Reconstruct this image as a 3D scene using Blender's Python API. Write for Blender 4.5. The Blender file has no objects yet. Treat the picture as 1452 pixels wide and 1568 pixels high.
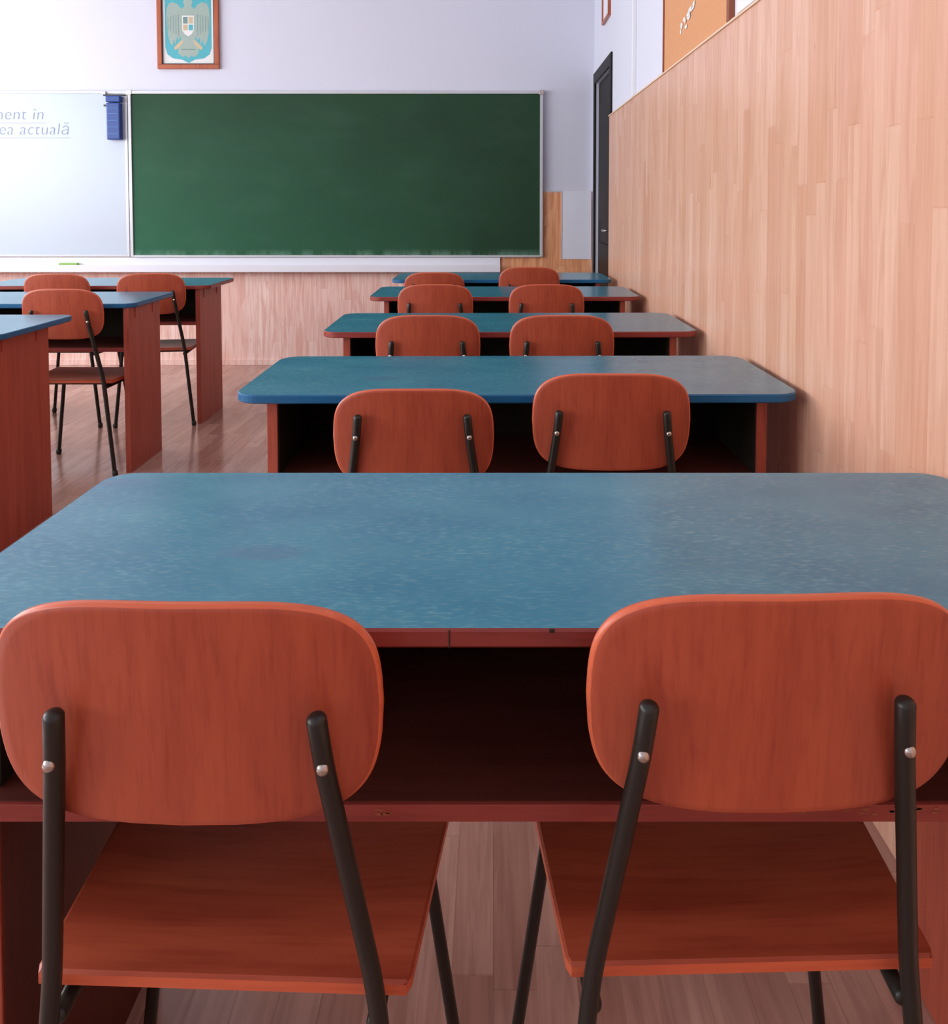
import bpy, bmesh, math, random
from mathutils import Vector, Matrix
random.seed(4)
sc = bpy.context.scene
COL = sc.collection
sc.view_settings.view_transform = 'Standard'
sc.view_settings.look = 'None'

def lin(c):
    o=[]
    for v in c:
        v/=255.0
        o.append(v/12.92 if v<=0.04045 else ((v+0.055)/1.055)**2.4)
    return (o[0],o[1],o[2],1.0)

# ------------------------------------------------------------ materials
class NT:
    def __init__(s,name):
        s.m=bpy.data.materials.new(name); s.m.use_nodes=True
        s.t=s.m.node_tree; s.n=s.t.nodes; s.l=s.t.links
        s.b=s.n['Principled BSDF']
    def node(s,typ,**kw):
        n=s.n.new(typ)
        for k,v in kw.items(): setattr(n,k,v)
        return n
    def set(s,sock,v):
        if hasattr(v,'is_output'): s.l.new(v,sock)
        else: sock.default_value=v
    def math(s,op,a,b=0.0,c=0.0):
        n=s.node('ShaderNodeMath',operation=op)
        s.set(n.inputs[0],a); s.set(n.inputs[1],b); s.set(n.inputs[2],c)
        return n.outputs[0]
    def mix(s,fac,a,b,mode='MIX'):
        n=s.node('ShaderNodeMix',data_type='RGBA',blend_type=mode)
        s.set(n.inputs[0],fac); s.set(n.inputs[6],a); s.set(n.inputs[7],b)
        return n.outputs[2]
    def comb(s,x,y,z):
        n=s.node('ShaderNodeCombineXYZ')
        s.set(n.inputs[0],x); s.set(n.inputs[1],y); s.set(n.inputs[2],z)
        return n.outputs[0]
    def obj(s): return s.node('ShaderNodeTexCoord').outputs['Object']
    def sep(s,v):
        n=s.node('ShaderNodeSeparateXYZ'); s.l.new(v,n.inputs[0]); return n.outputs
    def noise(s,vec,scale=1,detail=3,rough=.5,dist=0):
        n=s.node('ShaderNodeTexNoise'); s.l.new(vec,n.inputs['Vector'])
        n.inputs['Scale'].default_value=scale; n.inputs['Detail'].default_value=detail
        n.inputs['Roughness'].default_value=rough; n.inputs['Distortion'].default_value=dist
        return n.outputs[0]
    def maprange(s,v,a,b,c,d):
        n=s.node('ShaderNodeMapRange'); s.l.new(v,n.inputs[0])
        for i,x in enumerate((a,b,c,d)): n.inputs[i+1].default_value=x
        return n.outputs[0]
    def scale(s,v,sc3):
        n=s.node('ShaderNodeMapping'); s.l.new(v,n.inputs[0]); n.inputs['Scale'].default_value=sc3
        return n.outputs[0]
    def bump(s,h,strength=.1,dist=.002):
        n=s.node('ShaderNodeBump'); n.inputs['Strength'].default_value=strength
        n.inputs['Distance'].default_value=dist; s.l.new(h,n.inputs['Height'])
        s.l.new(n.outputs[0],s.b.inputs['Normal'])
    def fin(s,col,rough=.5,spec=.5,metal=0):
        s.set(s.b.inputs['Base Color'],col); s.set(s.b.inputs['Roughness'],rough)
        s.b.inputs['Specular IOR Level'].default_value=spec
        s.b.inputs['Metallic'].default_value=metal
        return s.m

def plain(name,c,rough=.5,spec=.5,metal=0,var=.06,nscale=6):
    t=NT(name); f=t.noise(t.obj(),nscale,4)
    c=lin(c); d=tuple(x*(1-var*2) for x in c[:3])+(1,)
    return t.fin(t.mix(f,d,c),rough,spec,metal)

def stave(name,across,along,w,L,cols,grain,rough=.35,spec=.5,gs=.35,groove=.88,big=None):
    t=NT(name); o=t.sep(t.obj()); A=o[across]; B=o[along]
    a=t.math('DIVIDE',A,w); ai=t.math('FLOOR',a); af=t.math('FRACT',a)
    w1=t.node('ShaderNodeTexWhiteNoise',noise_dimensions='1D'); t.l.new(ai,w1.inputs['W'])
    s_=t.math('MULTIPLY_ADD',w1.outputs[0],7.3,t.math('DIVIDE',B,L)); si=t.math('FLOOR',s_)
    w2=t.node('ShaderNodeTexWhiteNoise',noise_dimensions='2D'); t.l.new(t.comb(ai,si,0.0),w2.inputs['Vector'])
    r=t.node('ShaderNodeValToRGB'); t.l.new(w2.outputs[0],r.inputs[0])
    el=r.color_ramp.elements
    while len(el)<len(cols): el.new(.5)
    for i,c in enumerate(cols):
        el[i].position=i/(len(cols)-1); el[i].color=lin(c)
    off=t.math('MULTIPLY',w2.outputs[0],37.0)
    g1=t.noise(t.comb(t.math('MULTIPLY',A,55.0),t.math('MULTIPLY',B,2.6),off),1,6,.62,.6)
    g2=t.noise(t.comb(t.math('MULTIPLY',A,16.0),t.math('MULTIPLY',B,1.6),off),1,3,.5,1.6)
    f=t.maprange(g1,.42,.72,0,1); f2=t.maprange(g2,.52,.60,0,.55)
    col=t.mix(t.math('MULTIPLY',f,gs),r.outputs[0],lin(grain))
    col=t.mix(t.math('MULTIPLY',f2,gs),col,lin(grain))
    gl=t.math('LESS_THAN',af,.035)
    col=t.mix(gl,col,(groove,groove*.97,groove*.94,1),'MULTIPLY')
    ef=t.math('LESS_THAN',t.math('FRACT',s_),.006)
    col=t.mix(ef,col,(groove,groove*.97,groove*.94,1),'MULTIPLY')
    if big:
        b1=t.maprange(t.noise(t.scale(t.obj(),(.8,.8,.25)),1,2),.35,.65,0,1)
        col=t.mix(b1,col,big,'MULTIPLY')
    t.bump(g1,.03,.001)
    return t.fin(col,t.maprange(g1,.3,.7,rough-.03,rough+.05),spec)

def wood(name,c1,c2,axis=2,rough=.38,spec=.45,dens=45):
    t=NT(name); sc3=[dens,dens,dens]; sc3[axis]=dens*.06
    v=t.scale(t.obj(),sc3)
    g=t.noise(v,1,6,.6,.5); sc4=[9,9,9]; sc4[axis]=1.2
    g2=t.noise(t.scale(t.obj(),sc4),1,3,.5,1.5)
    sc5=[130,130,130]; sc5[axis]=9
    g3=t.noise(t.scale(t.obj(),sc5),1,3,.6)
    f=t.math('MULTIPLY_ADD',t.maprange(g,.35,.75,0,1),.5,t.maprange(g2,.4,.65,0,.3))
    f=t.math('MULTIPLY_ADD',t.maprange(g3,.5,.75,0,1),.45,f)
    t.bump(g,.03,.001)
    return t.fin(t.mix(f,lin(c1),lin(c2)),rough,spec)

M={}
M['wall']=plain('painted_plaster',(222,223,236),.75,.3,var=.015,nscale=2)
M['ceil']=plain('ceiling_paint',(238,238,242),.85,.2,var=.01)
M['pine']=stave('pine_wainscot_side',1,2,.058,.62,[(226,178,150),(231,186,162),(220,170,141),(234,192,169),(218,165,137),(228,180,157)],(196,140,112),.3,.5,.5,.95,(.95,.91,.88,1))
M['pinef']=stave('pine_wainscot_front',0,2,.09,.9,[(248,218,208),(250,224,214),(246,210,198),(252,228,218)],(222,164,146),.4,.4,.85,.96)
M['orange']=stave('orange_wood_front',0,2,.055,.6,[(244,176,128),(248,186,140),(238,164,116)],(196,116,78),.4,.4,.75)
M['floor']=stave('laminate_floor',0,1,.066,.46,[(180,137,122),(194,153,138),(166,122,108),(202,163,148)],(124,84,72),.16,.6,.45,.84)
M['red']=wood('cherry_laminate',(182,86,58),(146,58,40),2)
M['redx']=wood('cherry_laminate_seat',(184,87,58),(148,59,40),0)
M['rededge']=wood('cherry_edge',(216,108,70),(190,82,53),0)
M['desk']=wood('desk_cherry_board',(178,84,61),(142,57,43),2,.42)
M['deskedge']=wood('desk_cherry_edge',(150,62,52),(118,44,38),0,.35)
M['shelfshade']=wood('desk_shelf_top_shaded',(90,42,33),(68,32,26),0,.5,.25)  # darker cherry: shade under the desktop painted into the shelf colour
M['panelshade']=wood('desk_panel_painted_shade',(98,44,34),(74,33,26),2,.5,.25)  # dark maroon carries the shade on the left panel's inner face
M['shadein']=wood('desk_inner_painted_shade',(48,42,34),(38,33,27),0,.7,.1)  # near-black brown paints the shade inside the desk box and under the top
t=NT('blue_laminate')
o=t.obj()
g=t.noise(t.scale(o,(70,260,70)),1,2,.5); g2=t.noise(t.scale(o,(3,5,3)),1,3,.6)
g3=t.noise(t.scale(o,(5,9,5)),1,4,.55)
fl=t.math('MULTIPLY',t.maprange(g,.5,.74,0,1),t.maprange(g2,.35,.7,.06,.42))
c=t.mix(t.maprange(g3,.35,.7,0,.4),lin((18,114,144)),lin((72,152,168)))
c=t.mix(fl,c,lin((136,196,202)))
g4=t.noise(t.scale(o,(4,8,4)),1,2,.4)
c=t.mix(t.maprange(g4,.66,.74,0,.3),c,lin((70,90,130)))
M['blue']=t.fin(c,.22,.5)
M['blueedge']=plain('blue_edge_band',(14,98,146),.35,.5)
M['tube']=plain('dark_enamel_tube',(34,33,28),.36,.45)
M['metal']=plain('zinc_bolt',(190,185,175),.25,.6,.9)
t=NT('green_chalkboard'); o=t.obj(); s=t.sep(o)
n1=t.noise(t.scale(o,(1.2,1,1.6)),1,4,.6,.4); n2=t.noise(t.scale(o,(9,1,3)),1,5,.6)
n3=t.noise(t.scale(o,(2,1,5)),1,4,.6,.5)
base=t.mix(t.maprange(n1,.35,.7,0,1),lin((34,63,42)),lin((39,73,50)))
left_low=t.math('MULTIPLY',t.maprange(s[0],-2.7,.2,.55,0),t.maprange(s[2],2.0,.9,.15,1))  # greener towards the left and the bottom
base=t.mix(left_low,base,lin((44,118,86)))
base=t.mix(t.maprange(n3,.5,.8,0,.03),base,lin((150,190,170)))
low=t.maprange(s[2],.89,.85,0,1)
base=t.mix(t.math('MULTIPLY',low,t.maprange(n2,.42,.62,0,.4)),base,lin((130,170,150)))
M['board']=t.fin(base,.55,.2)
M['white']=plain('whiteboard_enamel',(194,207,220),.3,.4,var=.01)
M['alu']=plain('board_frame_aluminium',(206,208,212),.35,.5,.2)
M['tray']=plain('white_tray',(232,234,242),.35,.5,var=.01)
M['gray']=plain('gray_panel',(236,238,248),.5,.4,var=.02)
M['door']=wood('door_dark_brown',(34,28,24),(20,17,14),2,.5,.15)
M['cork']=plain('cork',(224,162,118),.85,.2,var=.1,nscale=90)
M['corkframe']=plain('cork_frame_wood',(150,82,52),.45)
M['cream']=plain('cream_trim',(236,204,174),.4)
M['paper']=plain('paper',(232,232,230),.8,.2,var=.02)
M['frame']=wood('picture_frame_wood',(186,100,62),(150,70,46),2,.35)
M['turq']=plain('turquoise_print',(78,180,192),.35,.5,var=.06)
M['eagle']=plain('eagle_print',(166,186,176),.4,.4,var=.08,nscale=60)
M['eagled']=plain('eagle_line_print',(118,150,146),.4,.4)
M['tan']=plain('crest_tan',(206,186,150),.4)
M['sponge']=plain('blue_plastic',(20,66,146),.4,.5)
M['spongel']=plain('blue_plastic_groove',(60,110,180),.4,.5)
M['lime']=plain('green_eraser',(150,190,90),.6)
M['ink']=plain('faint_marker',(148,160,184),.5,.3,var=.02)
M['pvc']=plain('window_pvc',(240,240,242),.35,.5,var=.01)
M['black']=plain('black_frame',(34,28,26),.4)

# ------------------------------------------------------------ mesh helpers
def link(ob,parent=None):
    COL.objects.link(ob)
    if parent: ob.parent=parent
    return ob
def empty(name,loc=(0,0,0),rz=0):
    e=bpy.data.objects.new(name,None); e.location=loc; e.rotation_euler=(0,0,rz); e.empty_display_size=.1
    COL.objects.link(e); return e
def mesh_from(name,verts,faces,mats,fm=None,smooth=False):
    me=bpy.data.meshes.new(name); me.from_pydata(verts,[],faces)
    for m in mats: me.materials.append(m)
    if fm:
        for p,i in zip(me.polygons,fm): p.material_index=i
    if smooth:
        for p in me.polygons: p.use_smooth=True
    me.update(); return me
def boxmesh(name,boxes,mat,bev=0.0):
    bm=bmesh.new()
    for (x0,x1,y0,y1,z0,z1) in boxes:
        r=bmesh.ops.create_cube(bm,size=1)
        bmesh.ops.transform(bm,matrix=Matrix.Translation(((x0+x1)/2,(y0+y1)/2,(z0+z1)/2))@Matrix.Diagonal((x1-x0,y1-y0,z1-z0,1)),verts=r['verts'])
    if bev>0: bmesh.ops.bevel(bm,geom=bm.edges[:],offset=bev,segments=2,affect='EDGES',profile=.6)
    me=bpy.data.meshes.new(name); bm.to_mesh(me); bm.free(); me.materials.append(mat); return me
def box(name,boxes,mat,bev=0,parent=None):
    if not isinstance(boxes,list): boxes=[boxes]
    return link(bpy.data.objects.new(name,boxmesh(name,boxes,mat,bev)),parent)
def polyflat(name,pts,y,mat,parent=None):
    me=mesh_from(name,[(x,y,z) for x,z in pts],[list(range(len(pts)))],[mat])
    return link(bpy.data.objects.new(name,me),parent)
def tube_geo(pts,r,seg=12):
    P=[Vector(p) for p in pts]; V=[];F=[]
    n=len(P)
    up=Vector((1,0,0))
    rings=[]
    for i in range(n):
        d=(P[min(i+1,n-1)]-P[max(i-1,0)]).normalized()
        a=up-d*up.dot(d)
        if a.length<.1: a=Vector((0,1,0))-d*d.y
        a.normalize(); b=d.cross(a)
        rings.append((P[i],a,b,d))
    def ring(c,a,b,rr):
        s=len(V)
        for k in range(seg):
            th=2*math.pi*k/seg; V.append(tuple(c+a*math.cos(th)*rr+b*math.sin(th)*rr))
        return s
    idx=[]
    c,a,b,d=rings[0]
    idx.append(ring(c-d*r*.55,a,b,r*.45)); idx.append(ring(c-d*r*.3,a,b,r*.85))
    for c,a,b,d in rings: idx.append(ring(c,a,b,r))
    c,a,b,d=rings[-1]
    idx.append(ring(c+d*r*.3,a,b,r*.85)); idx.append(ring(c+d*r*.55,a,b,r*.45))
    for i in range(len(idx)-1):
        for k in range(seg):
            k2=(k+1)%seg; F.append((idx[i]+k,idx[i]+k2,idx[i+1]+k2,idx[i+1]+k))
    F.append(tuple(reversed(range(idx[0],idx[0]+seg)))); F.append(tuple(range(idx[-1],idx[-1]+seg)))
    return V,F
def smoothpath(pts,rad=.03,n=5):
    P=[Vector(p) for p in pts]; out=[P[0]]
    for i in range(1,len(P)-1):
        a=(P[i-1]-P[i]); b=(P[i+1]-P[i]); ra=min(rad,a.length*.45,b.length*.45)
        A=P[i]+a.normalized()*ra; B=P[i]+b.normalized()*ra
        for k in range(n+1):
            t_=k/n; out.append(A*(1-t_)**2+P[i]*2*t_*(1-t_)+B*t_*t_)
    out.append(P[-1]); return out
def fixn(me):
    bm=bmesh.new(); bm.from_mesh(me); bmesh.ops.recalc_face_normals(bm,faces=bm.faces[:]); bm.to_mesh(me); bm.free()

# ------------------------------------------------------------ chair meshes (origin: floor under the backrest, faces +y)
def back_mesh(a=.180,h=.113,zc=.7325):
    N=96; T=.006
    O=[]
    for k in range(N):
        th=2*math.pi*k/N; c,s_=math.cos(th),math.sin(th)
        n=3.6 if s_>0 else 4.3
        x=a*math.copysign(abs(c)**(2/n),c); z=h*math.copysign(abs(s_)**(2/n),s_)
        x*=1-.07*max(0,-z/h)**1.6-.02*max(0,z/h)
        O.append((x,z))
    def P(x,z,off):
        return (x,.75*x*x-.10*(z)+off,zc+z)
    V=[];F=[];fm=[]
    def ring(s,off,inset=0):
        i0=len(V)
        for x,z in O:
            l=math.hypot(x,z); k=s*(1-inset/l)
            V.append(P(x*k,z*k,off))
        return i0
    rings=[ring(s,-T) for s in (.15,.45,.75,.93)]
    rings.append(ring(1,-T,.003)); rings.append(ring(1,-T+.0025,0)); rings.append(ring(1,T-.0025,0)); rings.append(ring(1,T,.003))
    rings+= [ring(s,T) for s in (.93,.75,.45,.15)]
    for i in range(len(rings)-1):
        for k in range(N):
            k2=(k+1)%N; F.append((rings[i]+k,rings[i]+k2,rings[i+1]+k2,rings[i+1]+k)); fm.append(1 if 4<=i<=6 else 0)
    F.append(tuple(range(rings[0],rings[0]+N))); fm.append(0)
    F.append(tuple(range(rings[-1],rings[-1]+N))); fm.append(0)
    me=mesh_from('chair_backrest',V,F,[M['red'],M['rededge']],fm,True); fixn(me); return me
def seat_mesh():
    y0,y1=.064,.43; T=.015; Z=.432
    nx,ny=12,16
    def prof(u,v):
        hw=.193+.028*v
        if v>.9: hw-= .02*((v-.9)/.1)**2
        if v<.03: hw-=.004*(1-v/.03)
        x=u*hw; y=y0+(y1-y0)*v
        z=Z-.008*math.sin(math.pi*min(v*1.1,1))*(1-u*u) - (.018*((v-.85)/.15)**2 if v>.85 else 0)
        return x,y,z
    V=[];F=[];fm=[]
    vs=[0,.012,.03]+[.03+.97*i/ny for i in range(1,ny+1)]
    us=[-1,-.985]+[-.985+1.97*i/nx for i in range(1,nx)]+[.985,1]
    nu,nv=len(us),len(vs)
    for top in (0,1):
        for v in vs:
            for u in us:
                x,y,z=prof(u,v)
                e=(abs(u)==1) or v==0 or v==vs[-1]
                V.append((x,y,z-(T-(.002 if e else 0) if top==0 else (.002 if e else 0))))
    n=nu*nv
    for j in range(nv-1):
        for i in range(nu-1):
            q=j*nu+i
            F.append((q,q+nu,q+nu+1,q+1)); fm.append(0)
            F.append((n+q,n+q+1,n+q+nu+1,n+q+nu)); fm.append(0)
    bd=[j for j in range(nu)]+[k*nu+nu-1 for k in range(1,nv)]+[(nv-1)*nu+i for i in range(nu-2,-1,-1)]+[k*nu for k in range(nv-2,0,-1)]
    for i in range(len(bd)):
        a,b=bd[i],bd[(i+1)%len(bd)]; F.append((a,b,n+b,n+a)); fm.append(1)
    me=mesh_from('chair_seat',V,F,[M['redx'],M['rededge']],fm,False); fixn(me); return me
def frame_mesh():
    V=[];F=[]
    def add(pts,r,rad=.03):
        v,f=tube_geo(smoothpath(pts,rad),r,16); o=len(V); V.extend(v); F.extend([tuple(i+o for i in q) for q in f])
    for s in (-1,1):
        add([(s*.120,-.016,.752),(s*.125,-.007,.70),(s*.162,.046,.44),(s*.206,.045,.012)],.0094,.04)
        add([(s*.160,.052,.400),(s*.170,.36,.402),(s*.222,.39,.012)],.0088,.035)
        add([(s*.2065,.045,.022),(s*.2075,.045,.006)],.0125)
        add([(s*.221,.3895,.022),(s*.223,.390,.006)],.0125)
    add([(-.160,.135,.406),(.160,.135,.406)],.008)
    add([(-.166,.30,.404),(.166,.30,.404)],.008)
    me=mesh_from('chair_frame',V,F,[M['tube']],None,True); fixn(me); return me
def bolts_mesh():
    bm=bmesh.new()
    for s in (-1,1):
        r=bmesh.ops.create_uvsphere(bm,u_segments=14,v_segments=8,radius=.006)
        bmesh.ops.transform(bm,matrix=Matrix.Translation((s*.1252,-.0165,.706))@Matrix.Diagonal((1,.75,1,1)),verts=r['verts'])
    me=bpy.data.meshes.new('chair_bolts'); bm.to_mesh(me); bm.free(); me.materials.append(M['metal'])
    for p in me.polygons: p.use_smooth=True
    return me
CB,CS,CF,CK=back_mesh(),seat_mesh(),frame_mesh(),bolts_mesh()
CBW=back_mesh(.1855,.111,.7325)
cn=[0]
def chair(x,y,rz=0,dz=0,wide=False,srz=0,bx=0,sx=0):
    e=empty('school_chair' if cn[0]==0 else 'school_chair.%03d'%cn[0],(x,y,0),math.radians(rz)); cn[0]+=1
    for nm,me in (('backrest',CBW if wide else CB),('seat',CS),('tube_frame',CF),('bolts',CK)):
        o=bpy.data.objects.new(nm,me); link(o,e)
        if nm=='backrest': o.location=(bx,0,dz)
        if nm=='seat': o.location.x=sx; o.rotation_euler.z=math.radians(srz)
    return e

# ------------------------------------------------------------ desk
def rrect(w,d,r,n=8):
    o=[]
    for cx,cy,a0 in ((w/2-r,d/2-r,0),(-w/2+r,d/2-r,90),(-w/2+r,-d/2+r,180),(w/2-r,-d/2+r,270)):
        for k in range(n+1):
            a=math.radians(a0+90*k/n); o.append((cx+r*math.cos(a),cy+r*math.sin(a)))
    return o
def top_mesh(w,d,edge,rad,T=.021,H=.775):
    V=[];F=[];fm=[]; rings=[]
    for ins,z in ((.0022,H),(.0,H-.003),(.0,H-T+.003),(.003,H-T)):
        rings.append(len(V)); 
        for x,y in rrect(w-2*ins,d-2*ins,rad): V.append((x,y,z))
    N=rings[1]
    F.append(tuple(range(N))); fm.append(0)
    for i in range(3):
        for k in range(N):
            k2=(k+1)%N; F.append((rings[i]+k,rings[i+1]+k,rings[i+1]+k2,rings[i]+k2)); fm.append(1)
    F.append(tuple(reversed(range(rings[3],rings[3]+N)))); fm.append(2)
    return mesh_from('desk_top',V,F,[M['blue'],edge,M['shadein']],fm)
dn=[0]
def desk(xc,yf,w=1.3,d=.52,edge='blueedge',rz=0,inset=.055,py=None,rad=.058):
    e=empty('school_desk' if dn[0]==0 else 'school_desk.%03d'%dn[0],(xc,yf+d/2,0),math.radians(rz)); dn[0]+=1
    link(bpy.data.objects.new('desktop',top_mesh(w,d,M[edge],rad)),e)
    xi=w/2-inset
    p0,p1=py if py else (.045,d-.045)
    p0-=d/2; p1-=d/2
    sb=min(d/2-.08,p1-.02)
    ln=[]
    for nm,s in (('side_panel_left',-1),('side_panel_right',1)):
        a,b=sorted((s*xi,s*(xi-.025)))
        box(nm,(a,b,p0,p1,0,.754),M['desk'],.0015,e)
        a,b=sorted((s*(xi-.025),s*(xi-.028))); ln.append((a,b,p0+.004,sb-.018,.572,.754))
    box('shade_liners',ln,M['shadein'],0,e)  # thin added sheets, painted shade on the side panels above the shelf
    box('shade_sheet_left',(-xi+.025,-xi+.027,p0+.004,p1-.004,.002,.553),M['panelshade'],0,e)  # added sheet below the shelf, painted shade on the left panel only
    box('shelf',(-xi+.025,xi-.025,-d/2+.026,sb,.553,.572),M['shelfshade'],.001,e)
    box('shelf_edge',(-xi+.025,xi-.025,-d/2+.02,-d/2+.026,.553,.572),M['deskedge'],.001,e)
    box('back_panel',(-xi+.025,xi-.025,sb-.018,sb,.572,.754),M['shadein'],0,e)  # back board coloured with the painted shade
    bx=[]
    for s in (-1,1):
        for yy in (p0+.08,p1-.08):
            a,b=sorted((s*xi,s*(xi+.003))); bx.append((a,b,yy-.012,yy+.012,.70,.752))
    box('brackets',bx,M['desk'],0,e)
    return e

e=desk(.055,.865,1.366,.52,'deskedge',0,rad=.045)
box('edge_joint',(-.101,-.0995,-.2607,-.2595,.755,.774),M['black'],0,e)
box('edge_chip',[(.004,.009,-.2608,-.259,.7715,.7752)],M['black'],0,e)
def chips(px,name,base,n,w,hgt,y,mat,zc):
    V=[];F=[]
    for i in range(n):
        cx=base+random.uniform(-w,w); cz=zc+random.uniform(-hgt,hgt); o=len(V); k=6
        for j in range(k):
            a=2*math.pi*j/k; V.append((cx+math.cos(a)*random.uniform(.002,.007),y,cz+math.sin(a)*random.uniform(.001,.0022)))
        F.append(tuple(range(o,o+k)))
    link(bpy.data.objects.new(name,mesh_from(name,V,F,[mat])),px)
chips(e,'worn_chip',-.17,4,.013,.003,-.2404,M['corkframe'],.564)
chips(e,'worn_edge',.30,22,.13,.004,-.2404,M['corkframe'],.566)
desk(.057,1.962,1.335,.515,'blueedge',.5,.07)
desk(.059,2.95,1.325,.53,'deskedge',.7,.07)
desk(.055,4.09,1.32,.54,'deskedge',.6,.07)
desk(.052,5.05,1.32,.54,'blueedge',.4,.07)
desk(-2.335,2.86,1.3,.56,'blueedge',.5,.05,(.04,.43))
desk(-2.275,3.80,1.3,.54,'blueedge',.5,.025,(.015,.38))
desk(-2.225,4.66,1.3,.53,'deskedge',1,.055,(.02,.41))

# right column chairs
chair(-.279,.765,-1.2,.012,True,-.8,-.011); chair(.264,.784,1.6,.010,True,0,.013,.008)
chair(-.177,1.86,1,-.032); chair(.269,1.895,-1,-.005)
chair(-.223,2.872,0); chair(.236,2.872,0)
chair(-.274,4.0,0); chair(.255,4.0,0)
chair(-.346,4.97,0,-.02); chair(.214,4.97,0,.012)
# left column chairs
chair(-1.905,3.72,0,.006); chair(-2.50,3.70,3)
chair(-1.855,4.58,8,.006); chair(-2.36,4.56,0,.006)
chair(-2.03,2.70,1); chair(-2.62,2.72,2)

# ------------------------------------------------------------ room shell
XL,XR,YB,YF,ZC=-5.2,.765,-2.6,6.46,3.2
box('floor',(XL-.2,XR+.2,YB-.2,YF+.2,-.1,0),M['floor'])
box('ceiling',(XL-.2,XR+.2,YB-.2,YF+.2,ZC,ZC+.1),M['ceil'])
box('wall_front',(XL-.2,XR+.2,YF,YF+.2,0,ZC),M['wall'])
box('wall_back',(XL-.2,XR+.2,YB-.2,YB,0,ZC),M['wall'])
box('wall_right',(XR,XR+.2,YB,5.54,0,ZC),M['wall'])
box('wall_right_lintel',(XR,XR+.2,5.54,YF,2.12,ZC),M['wall'])
box('wall_right_return',(XR,XR+.2,6.34,YF,0,2.12),M['wall'])
wins=[(-2.0,-.4),(.1,1.7),(2.2,3.8),(4.3,5.9)]; Z0,Z1=.95,2.75
bx=[(XL-.2,XL,YB,YF,0,Z0),(XL-.2,XL,YB,YF,Z1,ZC)]; ys=[YB]
for a,b in wins: ys+=[a,b]
ys.append(YF)
for i in range(0,len(ys),2): bx.append((XL-.2,XL,ys[i],ys[i+1],Z0,Z1))
box('wall_left',bx,M['wall'])
for i,(a,b) in enumerate(wins):
    w=empty('window_%d'%(i+1),(XL-.1,(a+b)/2,0))
    hw=(b-a)/2; fb=[(-.03,.03,-hw,hw,Z0,Z0+.06),(-.03,.03,-hw,hw,Z1-.06,Z1),(-.03,.03,-hw,-hw+.06,Z0+.06,Z1-.06),(-.03,.03,hw-.06,hw,Z0+.06,Z1-.06),(-.025,.025,-.04,.04,Z0+.06,Z1-.06)]
    box('sash',fb,M['pvc'],0,w)
    L=bpy.data.lights.new('daylight','AREA'); L.shape='RECTANGLE'; L.size=1.55; L.size_y=1.75
    L.energy=[110,106,120,90][i]; L.color=(.965,.985,1.0)
    lo=bpy.data.objects.new('daylight_%d'%(i+1),L); lo.location=(-.12,0,(Z0+Z1)/2); lo.rotation_euler=(0,math.radians(-90),0)
    link(lo,w)
box('trim_1',(.750,XR,YB,5.50,0,1.79),M['pine'])
box('trim_2',(.744,XR,YB,5.505,1.79,1.797),M['cream'])
box('trim_3',(XL,.02,YF-.014,YF,0,1.32),M['pinef'])
box('trim_4',(.02,.75,YF-.014,YF,0,1.325),M['orange'])
box('baseboard_left',(XL,XL+.015,YB,YF-.014,0,.08),M['pvc'])
box('trim_5',(.745,XR,4.565,4.595,1.80,ZC),M['pvc'],.003)
box('baseboard_front',(XL+.016,.70,YF-.026,YF-.014,0,.045),M['pinef'],.002)
# door
d=empty('door_1',(XR,5.94,0))
box('leaf',(.02,.06,-.395,.395,.004,2.115),M['door'],.003,d)
box('leaf_panels',[(.010,.02,-.30,.30,.2,.95),(.010,.02,-.30,.30,1.1,1.95)],M['door'],.004,d)
box('casing',[(-.012,.0,-.475,-.395,0,2.2),(-.012,.0,.395,.47,0,2.2),(-.012,.0,-.395,.395,2.12,2.2)],M['door'],.003,d)
hv,hf=tube_geo(smoothpath([(.01,-.34,1.05),(-.03,-.34,1.05),(-.03,-.24,1.05)],.015),.008)
link(bpy.data.objects.new('handle',mesh_from('handle',hv,hf,[M['metal']],None,True)),d)

# ------------------------------------------------------------ blackboard
yb=YF-.014
X0,X1,ZB0,ZB1=-2.745,.377,.83,2.078
b=empty('chalkboard',(0,yb,0))
box('writing_surface',(X0+.02,X1-.02,-.02,0,ZB0+.01,ZB1-.02),M['board'],0,b)
box('frame',[(X0,X1,-.03,0,ZB1-.022,ZB1),(X0,X0+.022,-.03,0,ZB0,ZB1-.022),(X1-.022,X1,-.03,0,ZB0,ZB1-.022),(X0+.022,X1-.022,-.03,0,ZB0-.004,ZB0+.012)],M['alu'],.002,b)
box('corner_caps',[(X0-.006,X0+.03,-.034,0,ZB1-.03,ZB1+.006),(X1-.03,X1+.006,-.034,0,ZB1-.03,ZB1+.006)],M['metal'],.003,b)
tr=empty('chalk_tray',(0,yb,0))
box('ledge',(XL+.6,.055,-.09,0,.735,.75),M['tray'],.003,tr)
box('upstand',(XL+.6,.055,-.02,0,.75,.824),M['tray'],.002,tr)
box('lip',(XL+.6,.055,-.10,-.09,.718,.772),M['tray'],.003,tr)
box('tray_bracket',(XL+.6,.055,-.085,0,.722,.735),M['corkframe'],0,tr)
for i,xx in enumerate((-.32,-.22,-.1)):
    v,f=tube_geo([(xx,-.06,.756),(xx+.07,-.062,.756)],.006); link(bpy.data.objects.new('chalk_%d'%i,mesh_from('chalk',v,f,[M['paper']],None,True)),tr)
er=empty('board_eraser',(-3.2,yb-.055,.7505))
box('felt',(-.075,.075,-.022,.022,0,.02),M['lime'],.004,er)
box('grip',(-.07,.07,-.018,.018,.02,.034),M['lime'],.004,er)
wb=empty('whiteboard',(0,yb,0))
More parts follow.
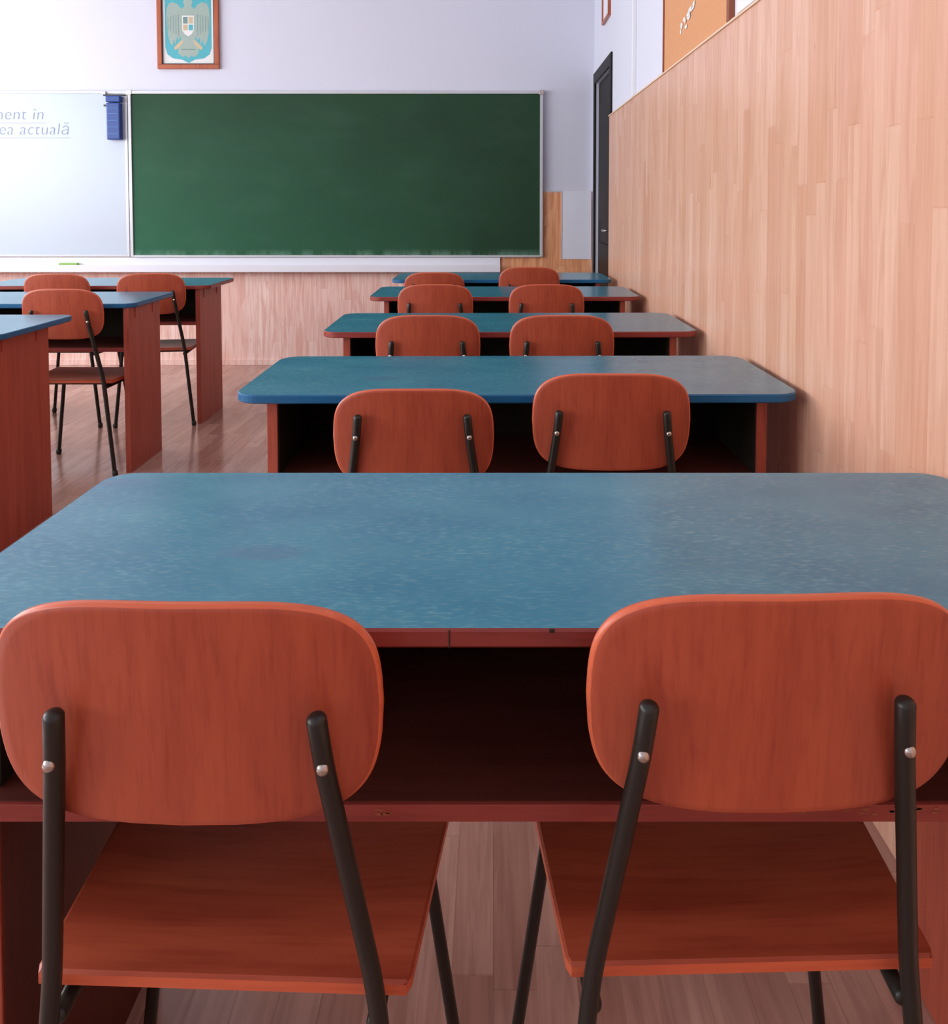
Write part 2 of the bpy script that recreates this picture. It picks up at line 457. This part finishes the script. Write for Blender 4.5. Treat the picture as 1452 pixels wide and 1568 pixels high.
box('surface',(-4.58,-2.775,-.014,0,.845,2.06),M['white'],0,wb)
box('frame',[(-4.6,-2.755,-.02,0,2.06,2.078),(-4.6,-4.58,-.02,0,.83,2.06),(-2.775,-2.755,-.02,0,.83,2.06),(-4.58,-2.775,-.02,0,.83,.845)],M['alu'],.002,wb)
for i,(s_,xr,z) in enumerate((('Comportament în',-3.385,1.865),('societatea actuală',-3.195,1.752))):
    cu=bpy.data.curves.new('handwriting','FONT'); cu.body=s_; cu.size=.125; cu.align_x='RIGHT'; cu.shear=.15; cu.offset=-.002; cu.space_character=1.05
    o=bpy.data.objects.new('handwriting_%d'%i,cu); cu.materials.append(M['ink']); link(o,wb); o.location=(xr,-.0155,z); o.rotation_euler=(math.pi/2,0,0)
box('underline',[(-4.3,-3.37,-.0152,-.014,1.838,1.841),(-4.3,-3.19,-.0152,-.014,1.726,1.729)],M['ink'],0,wb)
sp=empty('sponge_holder',(-2.838,yb-.0205,0))
box('case',(-.05,.05,-.055,0,1.71,1.985),M['sponge'],.008,sp)
box('ribs',[(-.042,.042,-.058,-.055,z,z+.006) for z in (1.75,1.80,1.85,1.90,1.94)],M['spongel'],0,sp)
box('lid',(-.053,.053,-.058,0,1.99,2.035),M['sponge'],.006,sp)
box('clip',[(-.085,-.05,-.02,0,1.962,1.975),(-.09,.075,-.012,0,2.04,2.052)],M['black'],.002,sp)
box('magnet',(-.10,-.07,-.014,0,2.05,2.075),M['alu'],.004,sp)
gp=empty('wall_panel',(0,yb,0))
box('sheet',(.525,.745,-.008,0,.81,1.325),M['gray'],.001,gp)
box('edge_strip',[(.518,.525,-.010,0,.81,1.325),(.40,.52,-.004,0,1.318,1.330)],M['alu'],0,gp)
S=.004965
fr=empty('framed_coat_of_arms',(-2.293,YF-.001,2.524))
hw,z0,z1=.232,-.28,.36
box('frame',[(-hw,hw,-.025,0,z0,z0+.035),(-hw,hw,-.025,0,z1-.035,z1),(-hw,-hw+.035,-.025,0,z0+.035,z1-.035),(hw-.035,hw,-.025,0,z0+.035,z1-.035)],M['frame'],.004,fr)
box('inner_frame',[(-hw+.035,hw-.035,-.018,-.01,z0+.035,z0+.042),(-hw+.035,-hw+.041,-.018,-.01,z0+.04,z1-.04),(hw-.041,hw-.035,-.018,-.01,z0+.04,z1-.04)],M['black'],0,fr)
box('mat_board',(-hw+.03,hw-.03,-.010,0,z0+.03,z1-.03),M['paper'],0,fr)
def pp(l): return [(x*S,z*S) for x,z in l]
polyflat('shield',pp([(-35,68),(35,68),(35,-24),(32,-34),(24,-40),(10,-42),(0,-47),(-10,-42),(-24,-40),(-32,-34),(-35,-24)]),-.0108,M['turq'],fr)
half=[(0,52),(5,50),(7,44),(5,38),(10,34),(15,41),(22,44),(29,42),(32,34),(33,22),(32,8),(31,-4),(28,-16),(24,-22),(22,-12),(19,-20),(17,-8),(14,-14),(12,-6),(10,-14),(16,-24),(15,-33),(9,-38),(4,-36),(0,-40)]
polyflat('eagle',pp(half+[(-x,z) for x,z in reversed(half[1:-1])]),-.0115,M['eagle'],fr)
for i in range(5):
    for s in (-1,1):
        x=s*(14+4*i); polyflat('feather',pp([(x,26-i),(x+.9*s,26-i),(x+.9*s,-6+2*i),(x,-6+2*i)] if s>0 else [(x,26-i),(x,-6+2*i),(x+.9*s,-6+2*i),(x+.9*s,26-i)]),-.0119,M['eagled'],fr)
polyflat('crest_shield',pp([(-9,24),(9,24),(9,2),(5,-4),(0,-7),(-5,-4),(-9,2)]),-.0123,M['paper'],fr)
polyflat('crest_q1',pp([(-7.5,22),(-.5,22),(-.5,12),(-7.5,12)]),-.0126,M['eagled'],fr)
polyflat('crest_q2',pp([(.8,22),(7.5,22),(7.5,12),(.8,12)]),-.0126,M['tan'],fr)
polyflat('crest_q3',pp([(-7.5,10.5),(-.5,10.5),(-.5,2),(-7.5,2)]),-.0126,M['tan'],fr)
polyflat('crest_q4',pp([(.8,10.5),(7.5,10.5),(7.5,2),(.8,2)]),-.0126,M['turq'],fr)
polyflat('tail_line',pp([(-11,-26),(11,-26),(11,-27.5),(-11,-27.5)]),-.0121,M['eagled'],fr)
for s in (-1,1):
    polyflat('claw',pp([(s*8,-12),(s*12,-14),(s*22,-24),(s*20,-28),(s*14,-24),(s*8,-17)]),-.0121,M['tan'],fr)

cb=empty('cork_board',(XR,0,0))
box('cork',(-.014,0,2.74,3.75,1.80,2.75),M['cork'],0,cb)
box('frame',[(-.02,0,2.71,2.74,1.80,2.78),(-.02,0,3.75,3.765,1.80,2.78),(-.02,0,2.74,3.75,2.75,2.78)],M['corkframe'],.002,cb)
V=[];F=[]
for i in range(16):
    cy=3.32+random.uniform(-.13,.13); cz=1.935+random.uniform(-.02,.02)-.15*(cy-3.3); o=len(V)
    for j in range(6):
        a=2*math.pi*j/6; V.append((-.0155-.0002*i,cy+math.cos(a)*random.uniform(.008,.03),cz+math.sin(a)*random.uniform(.004,.014)))
    F.append(tuple(range(o,o+6)))
link(bpy.data.objects.new('torn_paper',mesh_from('torn_paper',V,F,[M['paper']])),cb)
ps=empty('wall_poster',(XR,0,0))
box('sheet',(-.008,0,2.2,2.66,1.81,2.6),M['paper'],.001,ps)
box('edge',[(-.014,0,2.16,2.2,1.80,2.62)],M['corkframe'],.001,ps)
pf=empty('picture_frame',(XR,5.72,2.45))
box('frame',[(-.02,0,-.16,.16,0,.02),(-.02,0,-.16,.16,.38,.40),(-.02,0,-.16,-.14,.02,.38),(-.02,0,.14,.16,.02,.38)],M['frame'],.002,pf)
box('print',(-.01,0,-.14,.14,.02,.38),M['gray'],0,pf)

# ------------------------------------------------------------ world
w=bpy.data.worlds.new('World'); sc.world=w; w.use_nodes=True
w.node_tree.nodes['Background'].inputs[0].default_value=(.75,.85,1,1)
w.node_tree.nodes['Background'].inputs[1].default_value=1.2

# ------------------------------------------------------------ camera
cd=bpy.data.cameras.new('Camera'); cam=bpy.data.objects.new('Camera',cd); COL.objects.link(cam)
cd.sensor_width=36; cd.lens=36*1300/1568; cd.clip_start=.02
cd.shift_x=-29/1568; cd.shift_y=-(784-372)/1568
cam.location=(0,0,1.215); cam.rotation_euler=(math.radians(90-2.5),0,0)
sc.camera=cam
